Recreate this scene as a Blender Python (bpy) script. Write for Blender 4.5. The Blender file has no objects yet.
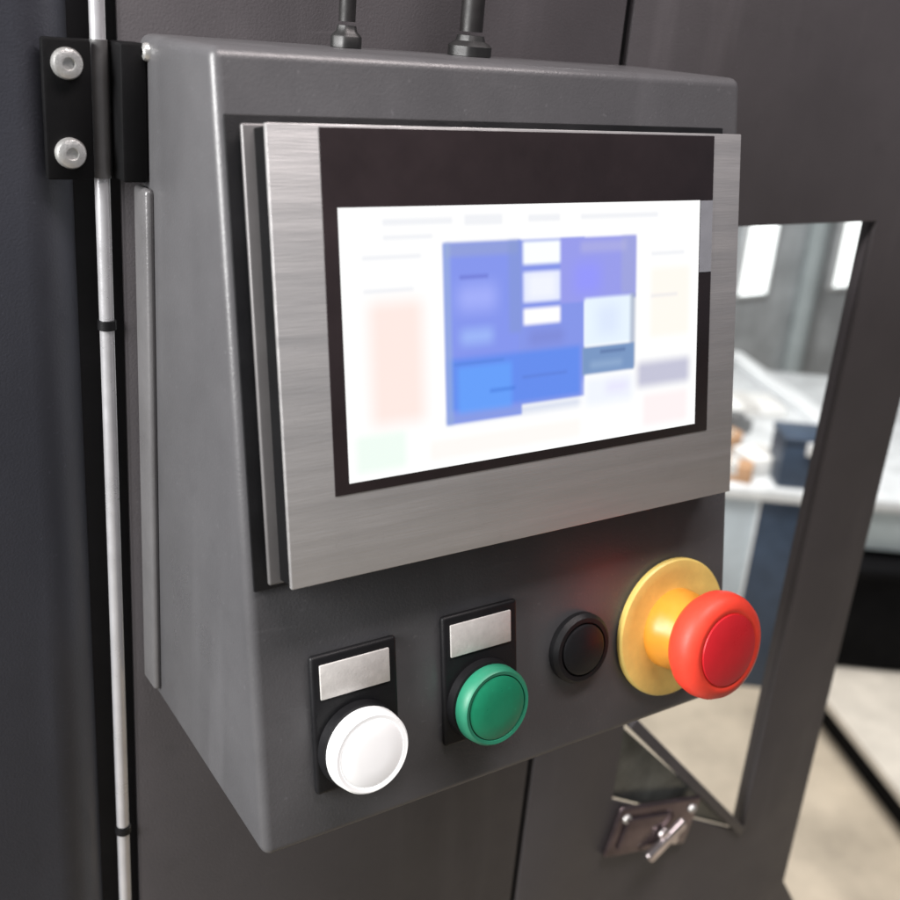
import bpy, bmesh, math, random
from mathutils import Vector, Matrix
random.seed(4)
sc = bpy.context.scene
C = sc.collection
Z0 = 1.45                                   # machine frame origin above the workshop floor

# ------------------------------------------------------------------ camera
cam_d = bpy.data.cameras.new('camera'); cam = bpy.data.objects.new('camera', cam_d); C.objects.link(cam)
cam_d.sensor_width = 36; cam_d.lens = 1101.73 / 900 * 36
cam_d.clip_start = .02; cam_d.clip_end = 100
rot = Matrix.Rotation(-.6159, 3, 'Z') @ Matrix.Rotation(1.1999, 3, 'X') @ Matrix.Rotation(.0878, 3, 'Z')
cam.matrix_world = Matrix.Translation((-.1509, -.4467, .0143 + Z0)) @ rot.to_4x4()
cam_d.dof.use_dof = True; cam_d.dof.focus_distance = .46; cam_d.dof.aperture_fstop = 9.5
sc.camera = cam

# ------------------------------------------------------------------ world and lamps
w = bpy.data.worlds.new('World'); sc.world = w; w.use_nodes = True
bg = w.node_tree.nodes['Background']; bg.inputs[0].default_value = (.78, .86, 1, 1); bg.inputs[1].default_value = .12
def area(name, loc, target, sx, sy, power, col=(1, 1, 1)):
    d = bpy.data.lights.new(name, 'AREA'); d.shape = 'RECTANGLE'; d.size = sx; d.size_y = sy; d.energy = power; d.color = col
    o = bpy.data.objects.new(name, d); C.objects.link(o)
    o.location = Vector(loc) + Vector((0, 0, Z0))
    o.rotation_euler = (Vector(target) - Vector(loc)).to_track_quat('-Z', 'Y').to_euler()
    return o
area('side_window_light', (-1.5, -.19, .48), (0, -.08, -.05), .6, 1.1, 74, (1, .99, .98))  # unseen key light added on the left for the box side and fold highlight
area('ceiling_lamp_machine', (.26, -.40, .76), (.24, 0, -.02), .9, .2, 12, (1, .90, .89))  # unseen light added close above the box so the wall darkens downwards
area('ceiling_lamp_workshop', (1.35, .75, 1.15), (1.7, .85, -1.4), 1.2, .6, 76, (1, .98, .95))
vs = sc.view_settings
vs.view_transform = 'Standard'; vs.look = 'None'; vs.exposure = 0; vs.gamma = 1; vs.use_curve_mapping = False

# ------------------------------------------------------------------ materials
def mat(name, col, rough=.5, metal=0, var=.12, vscale=40, bump=.0, bscale=600, spec=.5, emit=None, estr=0, coat=0, rvar=.12, stretch=(1, 1, 1), wear=0):
    m = bpy.data.materials.new(name); m.use_nodes = True
    nt = m.node_tree; N = nt.nodes; L = nt.links; b = N['Principled BSDF']
    tc = N.new('ShaderNodeTexCoord'); mp = N.new('ShaderNodeMapping'); mp.inputs['Scale'].default_value = stretch
    geo = N.new('ShaderNodeNewGeometry'); L.new(geo.outputs['Position'], mp.inputs['Vector'])
    nz = N.new('ShaderNodeTexNoise'); nz.inputs['Scale'].default_value = vscale; nz.inputs['Detail'].default_value = 6; nz.inputs['Roughness'].default_value = .62
    L.new(mp.outputs[0], nz.inputs['Vector'])
    r = N.new('ShaderNodeMapRange'); r.inputs[1].default_value = .3; r.inputs[2].default_value = .7; r.inputs[3].default_value = 1 - var; r.inputs[4].default_value = 1 + var
    L.new(nz.outputs[0], r.inputs[0])
    mx = N.new('ShaderNodeVectorMath'); mx.operation = 'SCALE'; mx.inputs[0].default_value = col[:3]
    L.new(r.outputs[0], mx.inputs['Scale']); bc = mx.outputs[0]
    if wear:                                            # rubbed streaks and dust specks
        for k, (scl, st, lo, hi, amt, c) in enumerate([(30, (1, 1, .12), .58, .74, .35, 2.0), (420, (1, 1, 1), .66, .74, .5, 2.2), (60, (1, 1, 1), .60, .80, .35, .6), (260, (.08, 1, 1), .68, .76, .3, 1.9)]):
            m2 = N.new('ShaderNodeMapping'); m2.inputs['Scale'].default_value = st; m2.inputs['Location'].default_value = (k * 3.1, k * 1.7, k * .9)
            L.new(geo.outputs['Position'], m2.inputs['Vector'])
            q = N.new('ShaderNodeTexNoise'); q.inputs['Scale'].default_value = scl; q.inputs['Detail'].default_value = 4; L.new(m2.outputs[0], q.inputs['Vector'])
            qr = N.new('ShaderNodeMapRange'); qr.inputs[1].default_value = lo; qr.inputs[2].default_value = hi; qr.inputs[4].default_value = amt * wear; L.new(q.outputs[0], qr.inputs[0])
            x = N.new('ShaderNodeMix'); x.data_type = 'RGBA'; L.new(qr.outputs[0], x.inputs[0]); L.new(bc, x.inputs[6]); c = c if max(col) < .3 else .62; x.inputs[7].default_value = (col[0] * c, col[1] * c, col[2] * c, 1)
            bc = x.outputs[2]
    L.new(bc, b.inputs['Base Color'])
    r2 = N.new('ShaderNodeMapRange'); r2.inputs[1].default_value = .3; r2.inputs[2].default_value = .7
    r2.inputs[3].default_value = max(.02, rough - rvar); r2.inputs[4].default_value = min(1, rough + rvar)
    nz2 = N.new('ShaderNodeTexNoise'); nz2.inputs['Scale'].default_value = vscale * .6; nz2.inputs['Detail'].default_value = 8; nz2.inputs['Roughness'].default_value = .7
    L.new(mp.outputs[0], nz2.inputs['Vector']); L.new(nz2.outputs[0], r2.inputs[0]); L.new(r2.outputs[0], b.inputs['Roughness'])
    b.inputs['Metallic'].default_value = metal
    b.inputs['Specular IOR Level'].default_value = spec
    b.inputs['Coat Weight'].default_value = coat; b.inputs['Coat Roughness'].default_value = .08
    if bump:
        n3 = N.new('ShaderNodeTexNoise'); n3.inputs['Scale'].default_value = bscale; n3.inputs['Detail'].default_value = 3
        L.new(mp.outputs[0], n3.inputs['Vector'])
        bp = N.new('ShaderNodeBump'); bp.inputs['Strength'].default_value = bump; bp.inputs['Distance'].default_value = .001
        L.new(n3.outputs[0], bp.inputs['Height']); L.new(bp.outputs[0], b.inputs['Normal'])
    if emit:
        b.inputs['Emission Color'].default_value = (*emit, 1); b.inputs['Emission Strength'].default_value = estr
    return m
M = {}
M['paint'] = mat('dark_grey_powder_coat', (.084, .083, .087), .35, 0, .10, 18, .10, 900, .6, wear=.6)
M['wall_paint'] = mat('housing_grey_paint', (.078, .072, .076), .46, 0, .12, 9, .16, 900, .4, wear=.7)
M['door_paint'] = mat('door_grey_paint', (.043, .046, .058), .45, 0, .12, 8, .16, 900, .4, wear=.7)
M['dark'] = mat('dark_recess_metal', (.012, .012, .014), .6, 0, .2, 30)
M['black'] = mat('black_plastic', (.008, .008, .009), .45, 0, .2, 60, .1, 1500, .28)
M['hinge'] = mat('black_hinge_steel', (.004, .004, .0045), .6, 0, .2, 60, .1, 1500, .15)
M['flange'] = mat('bare_grey_flange', (.14, .137, .14), .34, .15, .1, 40, .1, 900)  # bright band on the box side, put into a paler grey
M['gloss_black'] = mat('bezel_black_film', (.022, .016, .017), .2, 0, .2, 30, 0, 1, .5, rvar=.05)
M['silver'] = mat('satin_silver_frame', (.62, .61, .605), .42, .7, .05, 260, .10, 1500, .5, rvar=.1, wear=.3, stretch=(.05, 1, 1))
M['lip'] = mat('dull_aluminium_lip', (.17, .165, .165), .45, .4, .1, 50)
M['rod'] = mat('polished_aluminium_rod', (.66, .66, .68), .32, .5, .08, 70, .05, 900)
M['knuckle'] = mat('zinc_hinge_knuckle', (.22, .22, .22), .45, .6, .12, 70)
M['bolt'] = mat('bright_zinc_bolt', (.72, .72, .70), .32, .75, .15, 200, .2, 1200)
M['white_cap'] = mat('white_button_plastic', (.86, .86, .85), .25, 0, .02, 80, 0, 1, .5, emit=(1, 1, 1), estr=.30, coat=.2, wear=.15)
M['green_cap'] = mat('green_button_plastic', (.010, .22, .11), .36, 0, .10, 90, 0, 1, .5, coat=.2, wear=.4)
M['green_ring'] = mat('pale_green_ring', (.022, .21, .12), .45, .0, .08, 90)
M['steel_ring'] = mat('satin_ring', (.55, .55, .55), .3, .8, .05, 90)
M['tag'] = mat('aluminium_name_tag', (.66, .64, .61), .4, .25, .10, 220, .1, 900)
M['yellow'] = mat('yellow_plate_plastic', (.80, .60, .17), .38, 0, .10, 80, .05, 900, wear=.4)
M['orange'] = mat('amber_neck_plastic', (.72, .30, .03), .38, 0, .06, 80)
M['red'] = mat('red_mushroom_plastic', (.78, .055, .03), .44, 0, .08, 80, .05, 900, .35, coat=0, wear=.3)
M['red_dark'] = mat('deep_red_plastic', (.58, .016, .024), .33, 0, .06, 80)
M['cable'] = mat('black_cable_rubber', (.012, .011, .011), .5, 0, .2, 200)
M['gland'] = mat('grey_gland_plastic', (.014, .014, .014), .45, 0, .12, 120)
M['gusset'] = mat('grey_gusset_steel', (.15, .16, .15), .33, .4, .3, 45, .3, 120)
M['latch'] = mat('dark_chrome_latch', (.15, .115, .12), .2, .75, .35, 55, .35, 90, rvar=.08)  # reddish reflection put into the pinkish tint
M['latch_bright'] = mat('worn_chrome_paddle', (.62, .56, .56), .2, .9, .3, 90, .3, 200)  # bright streak of that reflection, put into a paler metal
M['floor'] = mat('beige_epoxy_floor', (.45, .385, .30), .5, 0, .25, 5, .1, 60)
M['shop_wall'] = mat('grey_workshop_wall', (.52, .55, .57), .6, 0, .3, 5)
M['bench_white'] = mat('white_bench_top', (.60, .62, .63), .4, 0, .22, 14, .1, 80)
M['apron'] = mat('pale_blue_grey_sheet', (.46, .52, .56), .45, 0, .10, 12)
M['navy'] = mat('dark_blue_sheet', (.035, .055, .09), .45, 0, .2, 20)
M['cyan_grey'] = mat('pale_grey_green_sheet', (.38, .43, .44), .5, 0, .10, 12)
M['bin'] = mat('black_bin_plastic', (.003, .003, .0035), .8, 0, .3, 20, 0, 1, .1)
M['board'] = mat('beige_board', (.58, .53, .46), .6, 0, .12, 14, .2, 90)
M['alu'] = mat('white_aluminium_extrusion', (.85, .87, .88), .35, .2, .05, 40)
M['carton'] = mat('tan_carton', (.46, .27, .15), .65, 0, .15, 40)
M['paper'] = mat('white_paper_pack', (.8, .8, .78), .6, 0, .08, 50)
M['lamp'] = mat('lit_window_diffuser', (.9, .9, .9), .5, 0, .02, 5, emit=(.95, 1, .98), estr=1.6)
M['film'] = mat('grey_protective_film', (.34, .35, .38), .3, .3, .06, 120)  # bright reflection on the black border, painted as grey

def screen_material():
    m = bpy.data.materials.new('touch_screen_picture'); m.use_nodes = True
    nt = m.node_tree; N = nt.nodes; L = nt.links; b = N['Principled BSDF']
    uv = N.new('ShaderNodeUVMap'); sp = N.new('ShaderNodeSeparateXYZ'); L.new(uv.outputs[0], sp.inputs[0])
    rgb = N.new('ShaderNodeRGB'); rgb.outputs[0].default_value = (1.0, 1.0, .995, 1)
    cur = rgb.outputs[0]
    def axis(i, c, h, e):
        s = N.new('ShaderNodeMath'); s.operation = 'SUBTRACT'; L.new(sp.outputs[i], s.inputs[0]); s.inputs[1].default_value = c
        a = N.new('ShaderNodeMath'); a.operation = 'ABSOLUTE'; L.new(s.outputs[0], a.inputs[0])
        r = N.new('ShaderNodeMapRange'); r.interpolation_type = 'SMOOTHSTEP'
        r.inputs[1].default_value = h - e; r.inputs[2].default_value = h + e; r.inputs[3].default_value = 1; r.inputs[4].default_value = 0
        L.new(a.outputs[0], r.inputs[0]); return r.outputs[0]
    def rect(u0, v0, u1, v1, col, al=1, e=.006):
        nonlocal cur
        x = axis(0, (u0 + u1) / 2, abs(u1 - u0) / 2, e); y = axis(1, (v0 + v1) / 2, abs(v1 - v0) / 2, e * 1.7)
        k = N.new('ShaderNodeMath'); k.operation = 'MULTIPLY'; L.new(x, k.inputs[0]); L.new(y, k.inputs[1])
        k2 = N.new('ShaderNodeMath'); k2.operation = 'MULTIPLY'; L.new(k.outputs[0], k2.inputs[0]); k2.inputs[1].default_value = al
        x = N.new('ShaderNodeMix'); x.data_type = 'RGBA'; L.new(k2.outputs[0], x.inputs[0]); L.new(cur, x.inputs[6]); x.inputs[7].default_value = (*col, 1)
        cur = x.outputs[2]
    # pale tinted areas of the page
    rect(.06, .20, .19, .66, (1, .70, .62), .62, .03)
    rect(.02, .03, .14, .17, (.76, .95, .82), .55, .015)
    rect(.82, .03, .97, .17, (1, .80, .82), .55, .015)
    rect(.84, .42, .97, .72, (1, .90, .76), .5, .015)
    rect(.20, .035, .62, .11, (1, .90, .84), .5, .012)
    # faint lines of the page
    for (a, y, c, t) in [(.10, .945, .27, .012), (.10, .89, .22, .008), (.05, .82, .19, .008), (.05, .70, .17, .008), (.30, .945, .40, .02), (.47, .945, .56, .014), (.62, .945, .86, .010), (.84, .78, .95, .008), (.84, .60, .93, .008)]:
        rect(a, y - t, c, y + t, (.66, .69, .78), .38, .006)
    # the blue picture: one block joined across the bottom, white squares in its upper middle
    rect(.244, .164, .448, .862, (.22, .29, .84))
    rect(.440, .205, .632, .862, (.22, .29, .80))
    rect(.560, .600, .791, .862, (.30, .32, .82))
    rect(.25, .215, .62, .42, (.08, .24, .86), .75, .012)
    rect(.275, .20, .42, .385, (.12, .36, .98), .75, .012)
    rect(.250, .81, .441, .862, (.30, .36, .62), .6, .010)
    rect(.415, .50, .448, .862, (.22, .30, .62), .55, .010)
    rect(.285, .722, .36, .738, (.12, .15, .60), .7, .006)
    rect(.28, .60, .38, .70, (.40, .46, .99), .7, .03)
    rect(.285, .47, .37, .53, (.36, .52, .97), .7, .02)
    rect(.265, .392, .40, .403, (.07, .20, .66), .5, .005)
    rect(.36, .27, .43, .286, (.04, .16, .66), .5, .006)
    rect(.45, .31, .58, .322, (.09, .18, .62), .5, .006)
    rect(.47, .44, .57, .50, (.18, .21, .58), .5, .02)
    rect(.244, .164, .262, .862, (.34, .46, .66), .5, .008)
    rect(.244, .164, .62, .20, (.25, .36, .66), .4, .015)
    rect(.60, .63, .68, .76, (.28, .29, 1), .8, .03)
    rect(.745, .62, .791, .86, (.36, .39, .66), .55, .012)
    rect(.62, .80, .76, .845, (.46, .46, .74), .5, .012)
    # white squares
    rect(.455, .765, .560, .855, (.96, 1, 1), 1, .008)
    rect(.455, .615, .560, .735, (.78, .82, 1), 1, .008)
    rect(.470, .63, .545, .72, (.90, .92, 1), .8, .015)
    rect(.455, .525, .560, .590, (1, .99, 1), 1, .008)
    rect(.632, .414, .782, .612, (.80, .90, 1), 1, .008)
    rect(.67, .45, .74, .58, (.66, .74, .96), .6, .03)
    rect(.774, .30, .791, .62, (.30, .36, .50), .7, .008)
    rect(.626, .291, .788, .408, (.18, .30, .54))
    rect(.68, .375, .76, .39, (.07, .13, .32), .6, .006)
    rect(.65, .315, .75, .345, (.30, .44, .66), .6, .012)
    rect(.635, .155, .785, .275, (.86, .90, 1), .9, .02)
    rect(.70, .20, .77, .25, (.76, .72, 1), .6, .02)
    rect(.80, .205, .975, .315, (.40, .40, .58), .75, .018)
    b.inputs['Base Color'].default_value = (.02, .02, .02, 1); b.inputs['Roughness'].default_value = .16
    L.new(cur, b.inputs['Emission Color']); b.inputs['Emission Strength'].default_value = 1.0
    return m
M['screen'] = screen_material()

# ------------------------------------------------------------------ building helpers (machine frame: X right, Y into the machine, Z up)
WORLD = {}
def tag(o, label, cat=None, group=None, kind=None):
    o['label'] = label
    if cat: o['category'] = cat
    if group: o['group'] = group
    if kind: o['kind'] = kind
    return o
def thing(name, loc, label, cat, group=None):
    o = bpy.data.objects.new(name, None); C.objects.link(o); o.empty_display_size = .05
    o.location = Vector(loc) + Vector((0, 0, Z0)); WORLD[o] = Vector(loc)
    return tag(o, label, cat, group)
def obj(name, bm, m, parent=None, smooth=True):
    vs_ = [v.co.copy() for v in bm.verts]
    c = Vector([(min(v[i] for v in vs_) + max(v[i] for v in vs_)) / 2 for i in range(3)])
    bmesh.ops.translate(bm, verts=bm.verts[:], vec=-c)
    bmesh.ops.recalc_face_normals(bm, faces=bm.faces[:])
    me = bpy.data.meshes.new(name); bm.to_mesh(me); bm.free()
    me.materials.append(M[m] if isinstance(m, str) else m)
    if smooth:
        for f in me.polygons: f.use_smooth = True
        me.set_sharp_from_angle(angle=math.radians(38))
    o = bpy.data.objects.new(name, me); C.objects.link(o); WORLD[o] = c
    if parent is None: o.location = c + Vector((0, 0, Z0))
    else: o.parent = parent; o.location = c - WORLD[parent]
    return o
def bevel(bm, r, seg=2, ang=30):
    es = [e for e in bm.edges if len(e.link_faces) == 2 and e.calc_face_angle(0) > math.radians(ang)]
    if r: bmesh.ops.bevel(bm, geom=es, offset=r, segments=seg, profile=.5, affect='EDGES', clamp_overlap=True)
    return bm
def box(x0, x1, y0, y1, z0, z1, r=.001, seg=2, mtx=None):
    bm = bmesh.new(); bmesh.ops.create_cube(bm, size=1)
    for v in bm.verts:
        v.co = Vector((x0 + (v.co.x + .5) * (x1 - x0), y0 + (v.co.y + .5) * (y1 - y0), z0 + (v.co.z + .5) * (z1 - z0)))
    bevel(bm, r, seg)
    if mtx: bm.transform(mtx)
    return bm
def join(*bms):
    out = bms[0]
    for b in bms[1:]:
        me = bpy.data.meshes.new('tmp'); b.to_mesh(me); b.free(); out.from_mesh(me); bpy.data.meshes.remove(me)
    return out
def prism(pts, y0, y1, r=.0, seg=2, mtx=None):          # polygon in X-Z pushed along Y
    bm = bmesh.new()
    a = [bm.verts.new((x, y0, z)) for x, z in pts]; f = bm.faces.new(a)
    g = bmesh.ops.extrude_face_region(bm, geom=[f])
    for v in g['geom']:
        if isinstance(v, bmesh.types.BMVert): v.co.y = y1
    bmesh.ops.recalc_face_normals(bm, faces=bm.faces[:])
    bevel(bm, r, seg)
    if mtx: bm.transform(mtx)
    return bm
def sheet_with_holes(outer, holes, y0, y1):             # X-Z outline with openings, real sheet thickness
    cu = bpy.data.curves.new('outline', 'CURVE'); cu.dimensions = '2D'; cu.fill_mode = 'BOTH'
    t = abs(y1 - y0); cu.extrude = t / 2 - .0006; cu.bevel_depth = .0006; cu.bevel_resolution = 1; cu.offset = -.0006
    for ring in [outer] + holes:
        s = cu.splines.new('POLY'); s.points.add(len(ring) - 1); s.use_cyclic_u = True
        for p, (x, z) in zip(s.points, ring): p.co = (x, z, 0, 1)
    o = bpy.data.objects.new('outline', cu); me = bpy.data.meshes.new_from_object(o)
    bm = bmesh.new(); bm.from_mesh(me); bpy.data.objects.remove(o); bpy.data.curves.remove(cu); bpy.data.meshes.remove(me)
    bm.transform(Matrix.Translation((0, (y0 + y1) / 2, 0)) @ Matrix.Rotation(math.pi / 2, 4, 'X'))
    bmesh.ops.remove_doubles(bm, verts=bm.verts[:], dist=1e-6)
    return bm
def lathe(prof, mtx=None, n=48, lobes=0, amp=0):       # profile (radius, height) round local Z
    bm = bmesh.new(); rings = []
    for r, h in prof:
        if r < 1e-6: rings.append([bm.verts.new((0, 0, h))])
        else: rings.append([bm.verts.new(((r * (1 + (amp * math.cos(lobes * 2 * math.pi * i / n) if lobes else 0))) * math.cos(2 * math.pi * i / n), (r * (1 + (amp * math.cos(lobes * 2 * math.pi * i / n) if lobes else 0))) * math.sin(2 * math.pi * i / n), h)) for i in range(n)])
    for a, b in zip(rings, rings[1:]):
        for i in range(n):
            j = (i + 1) % n
            if len(a) == 1 and len(b) == 1: continue
            if len(a) == 1: bm.faces.new((a[0], b[i], b[j]))
            elif len(b) == 1: bm.faces.new((a[i], a[j], b[0]))
            else: bm.faces.new((a[i], a[j], b[j], b[i]))
    if mtx: bm.transform(mtx)
    return bm
def tube(pts, r, n=16):
    bm = bmesh.new(); rings = []
    for i, p in enumerate(pts):
        p = Vector(p); d = (Vector(pts[min(i + 1, len(pts) - 1)]) - Vector(pts[max(i - 1, 0)])).normalized()
        q = Vector((0, 0, 1)).rotation_difference(d if d.z >= 0 else -d)
        rings.append([bm.verts.new(p + q @ Vector((r * math.cos(2 * math.pi * k / n), r * math.sin(2 * math.pi * k / n), 0))) for k in range(n)])
    for a, b in zip(rings, rings[1:]):
        for k in range(n): bm.faces.new((a[k], a[(k + 1) % n], b[(k + 1) % n], b[k]))
    bm.faces.new(rings[0][::-1]); bm.faces.new(rings[-1])
    return bm

# ------------------------------------------------------------------ the setting: floor and workshop wall behind the machine
bm = bmesh.new(); bmesh.ops.create_grid(bm, x_segments=1, y_segments=1, size=9)
bmesh.ops.translate(bm, verts=bm.verts[:], vec=(1.5, .5, -Z0))
tag(obj('floor', bm, 'floor'), 'beige workshop floor seen through the machine windows', kind='structure')
tag(obj('wall', box(1.0, 6.5, 2.35, 2.45, -Z0, 1.1, .003), 'shop_wall'), 'grey wall at the back of the workshop', kind='structure')

# ------------------------------------------------------------------ machine housing
housing = thing('machine_housing', (.25, 0, -Z0), 'dark grey sheet metal machine housing with cut-out window behind the control box', 'machine')
obj('wall_panel', prism([(-.0075, -Z0 + .02), (.2495, -Z0 + .02), (.2495, .62), (-.0075, .62)], 0, .003, .0012), 'wall_paint', housing)
hole1 = [(.333, -.0852), (.4903, -.0852), (.4903, -.583), (.333, -.492)]
hole2 = [(.566, -.214), (.98, -.214), (.98, -.86), (.70, -.86), (.566, -.668)]
obj('window_panel', sheet_with_holes([(.2545, -Z0 + .02), (1.1, -Z0 + .02), (1.1, .62), (.2545, .62)], [hole1, hole2], 0, .004), 'wall_paint', housing)
obj('seam_backing', box(.236, .268, .016, .018, -Z0 + .02, .62, 0), 'dark', housing)
obj('channel_backing', box(-.05, .012, .026, .028, -Z0 + .02, .62, 0), 'dark', housing)
# return flange along the window post
obj('post_flange', box(.4908, .4928, .0045, .012, -.583, -.0852, .0004), 'wall_paint', housing)
obj('post_flange', box(.5630, .5652, .0045, .020, -.668, -.214, .0004), 'wall_paint', housing)
# diagonal brace and gusset in the lower corner of the window
obj('corner_gusset', prism([(.3335, -.431), (.3335, -.4915), (.489, -.582)], .0045, .0065, .0004), 'gusset', housing)
d = Vector((.4903 - .336, 0, -.583 + .424)); L_ = d.length
mt = Matrix.Translation((.336, 0, -.424)) @ Matrix.Rotation(-math.atan2(d.z, d.x), 4, 'Y')
obj('corner_brace', box(.004, L_ - .004, -.003, .0035, -.004, .004, .0012, 2, mt), 'wall_paint', housing)
# added shape for a reddish reflection: paddle latch under the corner of the window
LM = Matrix.Translation((.378, 0, -.530)) @ Matrix.Rotation(math.radians(14), 4, 'Y')
lt = obj('latch', join(box(-.044, .044, -.0045, -.0002, -.021, .021, .0040, 4, LM), box(-.036, .010, -.0075, -.0044, -.014, .013, .0028, 4, LM)), 'latch', housing)
obj('latch_paddle', join(box(-.020, .020, -.0130, -.0070, -.0050, .0050, .0026, 4, Matrix.Translation((.385, -.001, -.540)) @ Matrix.Rotation(math.radians(-34), 4, 'Y')),
    box(-.012, .012, -.0115, -.0070, -.0040, .0040, .0020, 3, Matrix.Translation((.388, -.001, -.538)) @ Matrix.Rotation(math.radians(40), 4, 'Y'))), 'latch_bright', lt)
# screw heads; the one on the control box corner stands in for a glint
def screw(x, y, z, r, m, parent, name='screw', ax=(0, -1, 0), hexs=True):
    q = Vector(ax).to_track_quat('Z', 'Y').to_matrix().to_4x4()
    mtx = Matrix.Translation((x, y, z)) @ q
    o = obj(name, lathe([(0, -.001), (r, -.001), (r, r * .25), (r * .86, r * .52), (r * .5, r * .68), (r * .42, r * .66), (r * .38, r * .3), (0, r * .28)], mtx, 28), m, parent)
    return o

for u in (-.036, .036):
    q_ = LM @ Vector((u, -.0045, .012)); screw(q_.x, q_.y, q_.z, .0036, 'bolt', lt, 'latch_screw')

# ------------------------------------------------------------------ hinged door on the left
door = thing('cabinet_door', (-.3, 0, -Z0 + .05), 'dark grey cabinet door with bright edge rod and black hinge on the left', 'door')
R_ = .026; xe = -.0205; n = 10
prof = [(-.62, 0)] + [(xe - R_ + R_ * math.sin(a * math.pi / 2 / n), R_ - R_ * math.cos(a * math.pi / 2 / n)) for a in range(n + 1)] + [(xe, .030), (-.62, .030)]
bm = bmesh.new(); a = [bm.verts.new((x, y, -Z0 + .05)) for x, y in prof]; f = bm.faces.new(a)
g = bmesh.ops.extrude_face_region(bm, geom=[f])
for v in g['geom']:
    if isinstance(v, bmesh.types.BMVert): v.co.z = .6
obj('door_panel', bm, 'door_paint', door)
xr = -.0146
for (z0, z1) in [(-.0555, -.1140), (-.1182, -.3765), (-.3815, -.85), (.6, -.0035)]:
    obj('edge_rod', tube([(xr, .002, z0), (xr, .002, z1)], .0030, 20), 'rod', door)
obj('hinge_knuckle', tube([(xr, .0015, -.0035), (xr, .0015, -.0555)], .0034, 20), 'knuckle', door)
hg = obj('hinge', join(box(-.0372, -.0190, -.004, .0, -.0555, -.0035, .0012), box(-.0105, -.0004, -.012, .003, -.0555, -.0035, .0012)), 'hinge', door)
for z in (-.0125, -.0452):
    q = Matrix.Translation((-.0285, -.004, z)) @ Vector((0, -1, 0)).to_track_quat('Z', 'Y').to_matrix().to_4x4()
    r = .0058
    b_ = obj('bolt', lathe([(0, -.0005), (r, -.0005), (r, .0022), (r * .9, .0034), (r * .66, .0040), (r * .42, .0040), (r * .38, .0026), (0, .0025)], q, 32), 'bolt', hg)
for z in (-.1161, -.3790):
    cl = obj('rod_clip', tube([(xr, .002, z - .0020), (xr, .002, z + .0020)], .0038, 20), 'black', door)

# ------------------------------------------------------------------ control box
Wd, DT, DB, H, ZB = .2592, .0742, .1316, .30, -.2955
Lf = math.hypot(H, DB - DT)
S_ = Vector((1, 0, 0)); UP = Vector((0, (DB - DT) / Lf, H / Lf)); NN = Vector((0, -H / Lf, (DB - DT) / Lf))
def FM(s, t, off=0):                                    # local x = right, y = up the face, z = out of the face
    o = Vector((s, -DT, 0)) - UP * t + NN * off
    m = Matrix.Identity(4)
    for i in range(3): m[i][0], m[i][1], m[i][2], m[i][3] = S_[i], UP[i], NN[i], o[i]
    return m
F0 = FM(0, 0)
def fbox(s0, s1, t0, t1, o0, o1, r=.0006, seg=2): return box(s0, s1, -t1, -t0, o0, o1, r, seg, F0)
cb = thing('control_box', (Wd / 2, 0, -H), 'dark grey sloping control box with touch screen and push buttons', 'control box')
bm = bmesh.new()
pr = [(-.0005, 0), (-DT, 0), (-DB, -H), (-.0005, ZB)]
a = [bm.verts.new((0, y, z)) for y, z in pr]; f = bm.faces.new(a)
g = bmesh.ops.extrude_face_region(bm, geom=[f])
for v in g['geom']:
    if isinstance(v, bmesh.types.BMVert): v.co.x = Wd
bmesh.ops.recalc_face_normals(bm, faces=bm.faces[:])
bevel(bm, .0042, 5)
obj('enclosure', bm, 'paint', cb)
obj('mounting_flange', box(-.0034, .0006, -.0165, -.0012, ZB + .006, -.0575, .0030, 5), 'flange', cb)  # pale strip put in for the bright reflected band on the box side

screw(0, -.0115, -.0065, .0034, 'bolt', cb, 'corner_screw', (-1, 0, 0))  # bright head added for the glint where the box corner catches light

# touch panel
hs0, hs1, ht0, ht1 = .0103, .2398, .0262, .1900
tp = obj('touch_panel', fbox(hs0, hs1, ht0, ht1, .0158, .0180, .0004, 2), 'silver', cb)
tag(tp, 'silver framed touch panel with lit white screen')
obj('gasket', fbox(hs0 - .0078, hs1 + .006, ht0 - .004, ht1 + .004, .0002, .0016, .0005), 'black', tp)
obj('housing_rim', fbox(hs0 - .0020, hs1 + .001, ht0 + .000, ht1 - .0005, .0017, .0049, 0), 'black', tp)
obj('mounting_lip', fbox(hs0 - .0040, hs1 + .0016, ht0 - .0006, ht1 + .0006, .0050, .0072, .0008, 3), 'lip', tp)
obj('frame_groove', fbox(hs0 + .0004, hs1 - .0010, ht0 + .0010, ht1 - .0010, .0073, .0157, 0), 'hinge', tp)
obj('bezel', fbox(.0296, .2225, .0272, .1580, .0176, .0184, .0002), 'gloss_black', tp)
ss0, ss1, st0, st1 = .0354, .2143, .0544, .1539
bm = bmesh.new(); uvl = bm.loops.layers.uv.new('UVMap')
vv = [bm.verts.new(F0 @ Vector(c)) for c in ((ss0, -st1, .0186), (ss1, -st1, .0186), (ss1, -st0, .0186), (ss0, -st0, .0186))]
f = bm.faces.new(vv)
for l, u in zip(f.loops, ((0, 0), (1, 0), (1, 1), (0, 1))): l[uvl].uv = u
so = obj('screen', bm, 'screen', tp, False)
tag(so, 'glowing white screen with a blue blocky picture')
obj('film_strip', fbox(.2149, .2222, .0546, .0856, .0184, .0186, 0), 'film', tp)  # grey strip painted in for a reflection on the black border

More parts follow.
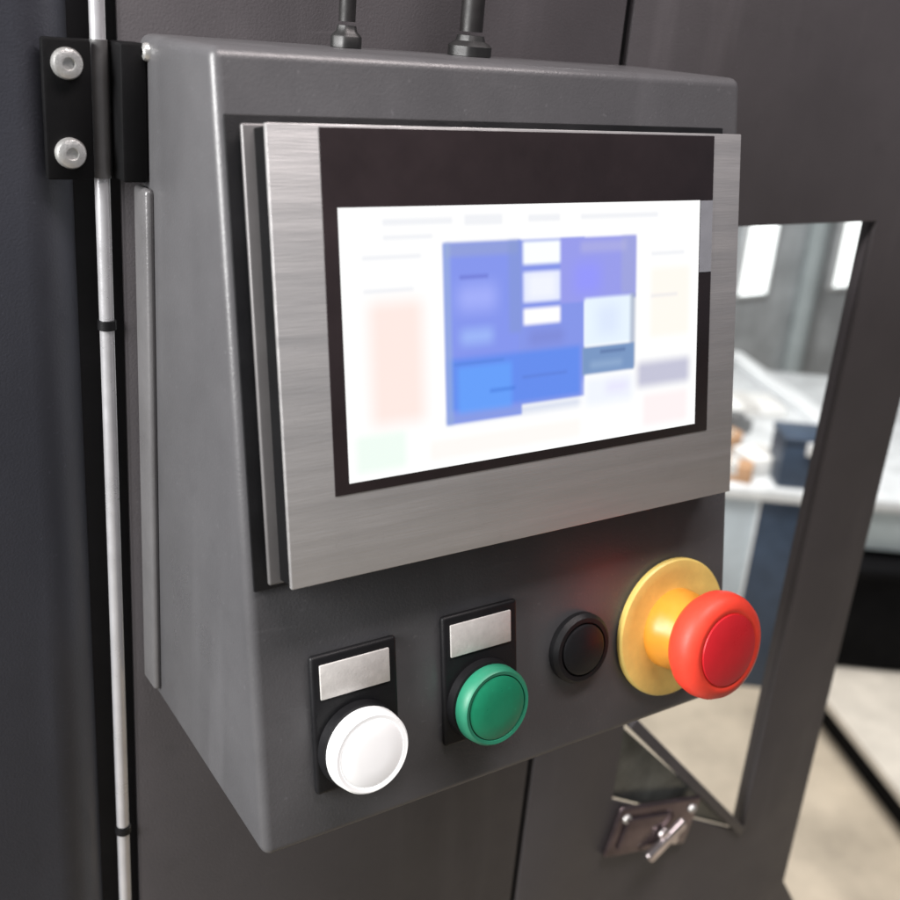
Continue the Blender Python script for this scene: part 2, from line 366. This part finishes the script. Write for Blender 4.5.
# push buttons
def push_button(s, t, capm, ringm, lab, r=.0172, hgt=.0145):
    holder = obj('push_button', join(fbox(s - .0195, s + .0195, t - .0415, t + .0175, .0001, .0034, .0015, 3),
                 lathe([(.0001, .0034), (.0185, .0034), (.0182, .0075), (.0155, .0082), (0, .0082)], FM(s, t), 40)), 'black', cb)
    tag(holder, lab)
    obj('name_tag', fbox(s - .0160, s + .0155, t - .0375, t - .0230, .0030, .0042, .0004), 'tag', holder)
    mt_ = FM(s, t)
    obj('bezel_ring', lathe([(r * .80, .0080), (r * 1.0, .0080), (r * 1.03, .0092), (r * 1.0, hgt - .0006), (r * .94, hgt + .0006), (r * .86, hgt + .0004), (r * .84, hgt - .0012), (r * .8, hgt - .0012)], mt_, 48), ringm, holder)
    obj('button_cap', lathe([(r * .835, hgt - .0016), (r * .83, hgt + .0001), (r * .72, hgt + .0009), (r * .4, hgt + .0013), (0, hgt + .0014)], mt_, 48), capm, holder)
push_button(.0425, .2662, 'white_cap', 'white_cap', 'white push button with pale name tag on black holder')
push_button(.1040, .2640, 'green_cap', 'green_ring', 'green push button with pale name tag on black holder')
kb = obj('push_button', lathe([(.0001, .0001), (.0168, .0001), (.0168, .003), (.0150, .0048), (.0130, .0048), (.0126, .0032), (0, .0032)], FM(.1605, .2550), 40), 'black', cb)
tag(kb, 'low round black button between the green button and the emergency stop')
obj('button_cap', lathe([(.0122, .0030), (.0120, .0050), (.0108, .0058), (0, .0060)], FM(.1605, .2550), 40), 'black', kb)

# emergency stop
es, et = .2190, .2585
E_ = FM(es, et)
ep = obj('emergency_stop', lathe([(.0001, .0002), (.0338, .0002), (.0348, .0010), (.0348, .0030), (.0340, .0038), (.0300, .0040), (.0285, .0036), (0, .0036)], E_, 64), 'yellow', cb)
tag(ep, 'red mushroom emergency stop on round yellow plate')
obj('neck', lathe([(0, .0036), (.0200, .0036), (.0195, .0100), (.0165, .0140), (.0150, .0240), (0, .0240)], E_, 48), 'orange', ep)
hd = obj('mushroom_head', lathe([(0, .0200), (.0170, .0200), (.0225, .0225), (.0252, .0262), (.0260, .0300), (.0256, .0340), (.0240, .0372), (.0205, .0392), (.0185, .0392), (.0178, .0388), (.0001, .0384)], E_, 60), 'red', ep)
obj('head_inset', lathe([(.0176, .0380), (.0172, .0396), (.0130, .0406), (.0060, .0410), (0, .0411)], E_, 48), 'red_dark', hd)

# ------------------------------------------------------------------ cables going up the wall above the box
def cable(x, y, z, r, lab, bend, cap):
    t = thing('cable_gland', (x, y, z), lab, 'cable', 'cables entering the top of the control box')
    mtx = Matrix.Translation((x, y, z))
    obj('gland_nut', lathe([(0, 0), (r * 1.9, 0), (r * 1.9, .004), (r * 1.7, .0050), (r * 1.3, .0062), (r * 1.15, .0085), (0, .0085)], mtx, 24, 6, .05), cap, t)
    obj('cable', tube([(x, y, z + .010), (x, y, z + .03), (x + bend * .3, y, z + .06), (x + bend, y + .004, z + .12), (x + bend * 1.6, y + .006, z + .25)], r), 'cable', t)
cable(.0830, -.016, .0002, .0035, 'black cable in small gland above the screen\'s left side', -.01, 'gland')
cable(.1440, -.018, .0002, .0052, 'thick black cable in grey gland above the middle of the screen', .02, 'gland')

# ------------------------------------------------------------------ beyond the window: workshop bench
B0 = Matrix.Translation((1.739, 1.069, 0)) @ Matrix.Rotation(math.radians(-36), 4, 'Z')   # local x along the bench front, y away
zt = -.92
bench = thing('work_bench', (2.0, 1.3, -Z0), 'white topped work bench with pale blue-grey front panel seen through the window', 'bench')
obj('bench_top', box(-.7, 1.7, 0, 1.0, zt - .03, zt, .004, 2, B0), 'bench_white', bench)
obj('front_panel', box(-.7, .050, .012, .030, -Z0, zt - .031, .002, 2, B0), 'apron', bench)
obj('front_panel', box(.055, .190, .014, .032, -Z0, zt - .031, .002, 2, B0), 'navy', bench)
obj('front_panel', box(.195, 1.7, .012, .030, -1.05, zt - .031, .002, 2, B0), 'cyan_grey', bench)
obj('corner_post', box(.0506, .0545, .006, .034, -Z0, zt - .031, .0005, 2, B0), 'alu', bench)
# diagonal white bar on the bench
tag(obj('metal_bar', box(-.34, .34, -.03, .03, 0, .025, .002, 2, Matrix.Translation((2.40, 1.53, zt + .001)) @ Matrix.Rotation(math.radians(67), 4, 'Z')), 'alu'),
    'long white metal bar lying diagonally across the bench top', 'bar')
packs = [('white paper pack nearest the front edge of the bench', 'paper', .08, .13, .13, .09, .045, 20), ('tan carton at the front edge of the bench beside the control box', 'carton', -.01, .06, .09, .06, .04, -15),
         ('larger tan carton behind the paper pack on the bench', 'carton', -.04, .18, .07, .06, .05, 35), ('flat white pack on the bench behind the bar', 'paper', .12, .58, .2, .13, .03, 8)]
for lab, m_, px, py, a, b, h, rz in packs:
    loc = B0 @ Vector((px, py, 0))
    mtx = Matrix.Translation((loc.x, loc.y, zt + .0005)) @ Matrix.Rotation(math.radians(rz - 36), 4, 'Z')
    t = thing('carton' if m_ == 'carton' else 'paper_pack', (loc.x, loc.y, zt), lab, 'box', 'packs on the bench')
    obj('pack_body', box(-a / 2, a / 2, -b / 2, b / 2, 0, h, .003, 2, mtx), m_, t)
    obj('tape', box(-a * .12, a * .12, -b / 2 - .0006, b / 2 + .0006, h * .4, h + .0006, .0005, 1, mtx), 'tag', t)
loc = B0 @ Vector((.145, .075, 0))
t = thing('tool_case', (loc.x, loc.y, zt), 'dark blue tool case on the bench corner beside the window post', 'case')
cs = obj('case_body', box(.085, .205, .02, .13, zt + .0005, zt + .105, .006, 3, B0), 'navy', t)
obj('case_lid', box(.083, .207, .018, .132, zt + .107, zt + .125, .005, 3, B0), 'navy', t)
obj('case_latch', box(.135, .155, .012, .019, zt + .085, zt + .115, .002, 2, B0), 'alu', t)
loc = B0 @ Vector((.0, .26, 0))
t = thing('tape_roll', (loc.x, loc.y, zt), 'brown tape roll lying on the bench near the metal bar', 'tape')
obj('tape_winding', lathe([(.030, 0), (.050, 0), (.0505, .001), (.0505, .039), (.050, .04), (.030, .04), (.030, 0)], Matrix.Translation((loc.x, loc.y, zt + .0006)), 32), 'carton', t)
obj('tape_core', lathe([(.026, 0), (.0295, 0), (.0295, .041), (.026, .041), (.026, 0)], Matrix.Translation((loc.x, loc.y, zt + .0006)), 32), 'board', t)
loc = B0 @ Vector((.05, .36, 0))
tag(obj('steel_block', join(box(-.06, .06, -.02, .02, 0, .035, .003, 2, Matrix.Translation((loc.x, loc.y, zt + .0006)) @ Matrix.Rotation(math.radians(10), 4, 'Z')),
    box(-.02, .02, -.018, .018, .0345, .06, .003, 2, Matrix.Translation((loc.x, loc.y, zt + .0006)) @ Matrix.Rotation(math.radians(10), 4, 'Z'))), 'knuckle'), 'grey stepped steel block on the bench beside the metal bar', 'block')
# lit tall windows in the workshop wall
for x, lab in ((3.165, 'bright lit vertical window strip beside the control box'), (3.72, 'bright lit vertical window strip next to the window post')):
    t = thing('light_strip', (x, 2.35, -.86), lab, 'light', 'lit strips in the workshop wall')
    obj('diffuser', box(x - .075, x + .075, 2.335, 2.349, -.865, .35, .003), 'lamp', t)
    obj('strip_frame', join(box(x - .088, x - .076, 2.33, 2.3495, -.878, .36, .001), box(x + .076, x + .088, 2.33, 2.3495, -.878, .36, .001), box(x - .0755, x + .0755, 2.33, 2.3495, -.878, -.866, .001)), 'alu', t)
tag(obj('wall_pipe', tube([(3.46, 2.31, -Z0 + .01), (3.46, 2.31, .9)], .04, 20), 'cyan_grey'), 'pale vertical pipe between the two lit strips', 'pipe')

# right hand view: board with a black bin on it
D0 = Matrix.Translation((1.856, .845, 0)) @ Matrix.Rotation(math.atan2(.5016 - .845, 1.6958 - 1.856), 4, 'Z')
bd = thing('floor_board', (1.95, .6, -Z0), 'beige board raised on dark runners on the floor right of the post', 'board')
obj('board_top', box(-.42, .75, .0, .62, -1.372, -1.35, .002, 2, D0), 'board', bd)
for y in (.03, .28, .53): obj('runner', box(-.41, .74, y, y + .05, -Z0 + .001, -1.3725, .002, 2, D0), 'bin', bd)
bn = thing('storage_bin', (2.05, .85, -1.35), 'black plastic storage bin standing on the beige board', 'bin')
N0 = B0 @ Matrix.Translation((.225, -.045, 0))
bm = box(0, .55, 0, .40, -1.349, -1.08, .012, 3, None)
for v in bm.verts:
    k = (v.co.z + 1.349) / .27 - 1
    v.co.x += (v.co.x - .275) * .10 * k; v.co.y += (v.co.y - .2) * .10 * k
bm.transform(N0); obj('bin_body', bm, 'bin', bn)
obj('bin_rim', box(-.012, .562, -.012, .412, -1.095, -1.07, .006, 2, N0), 'bin', bn)
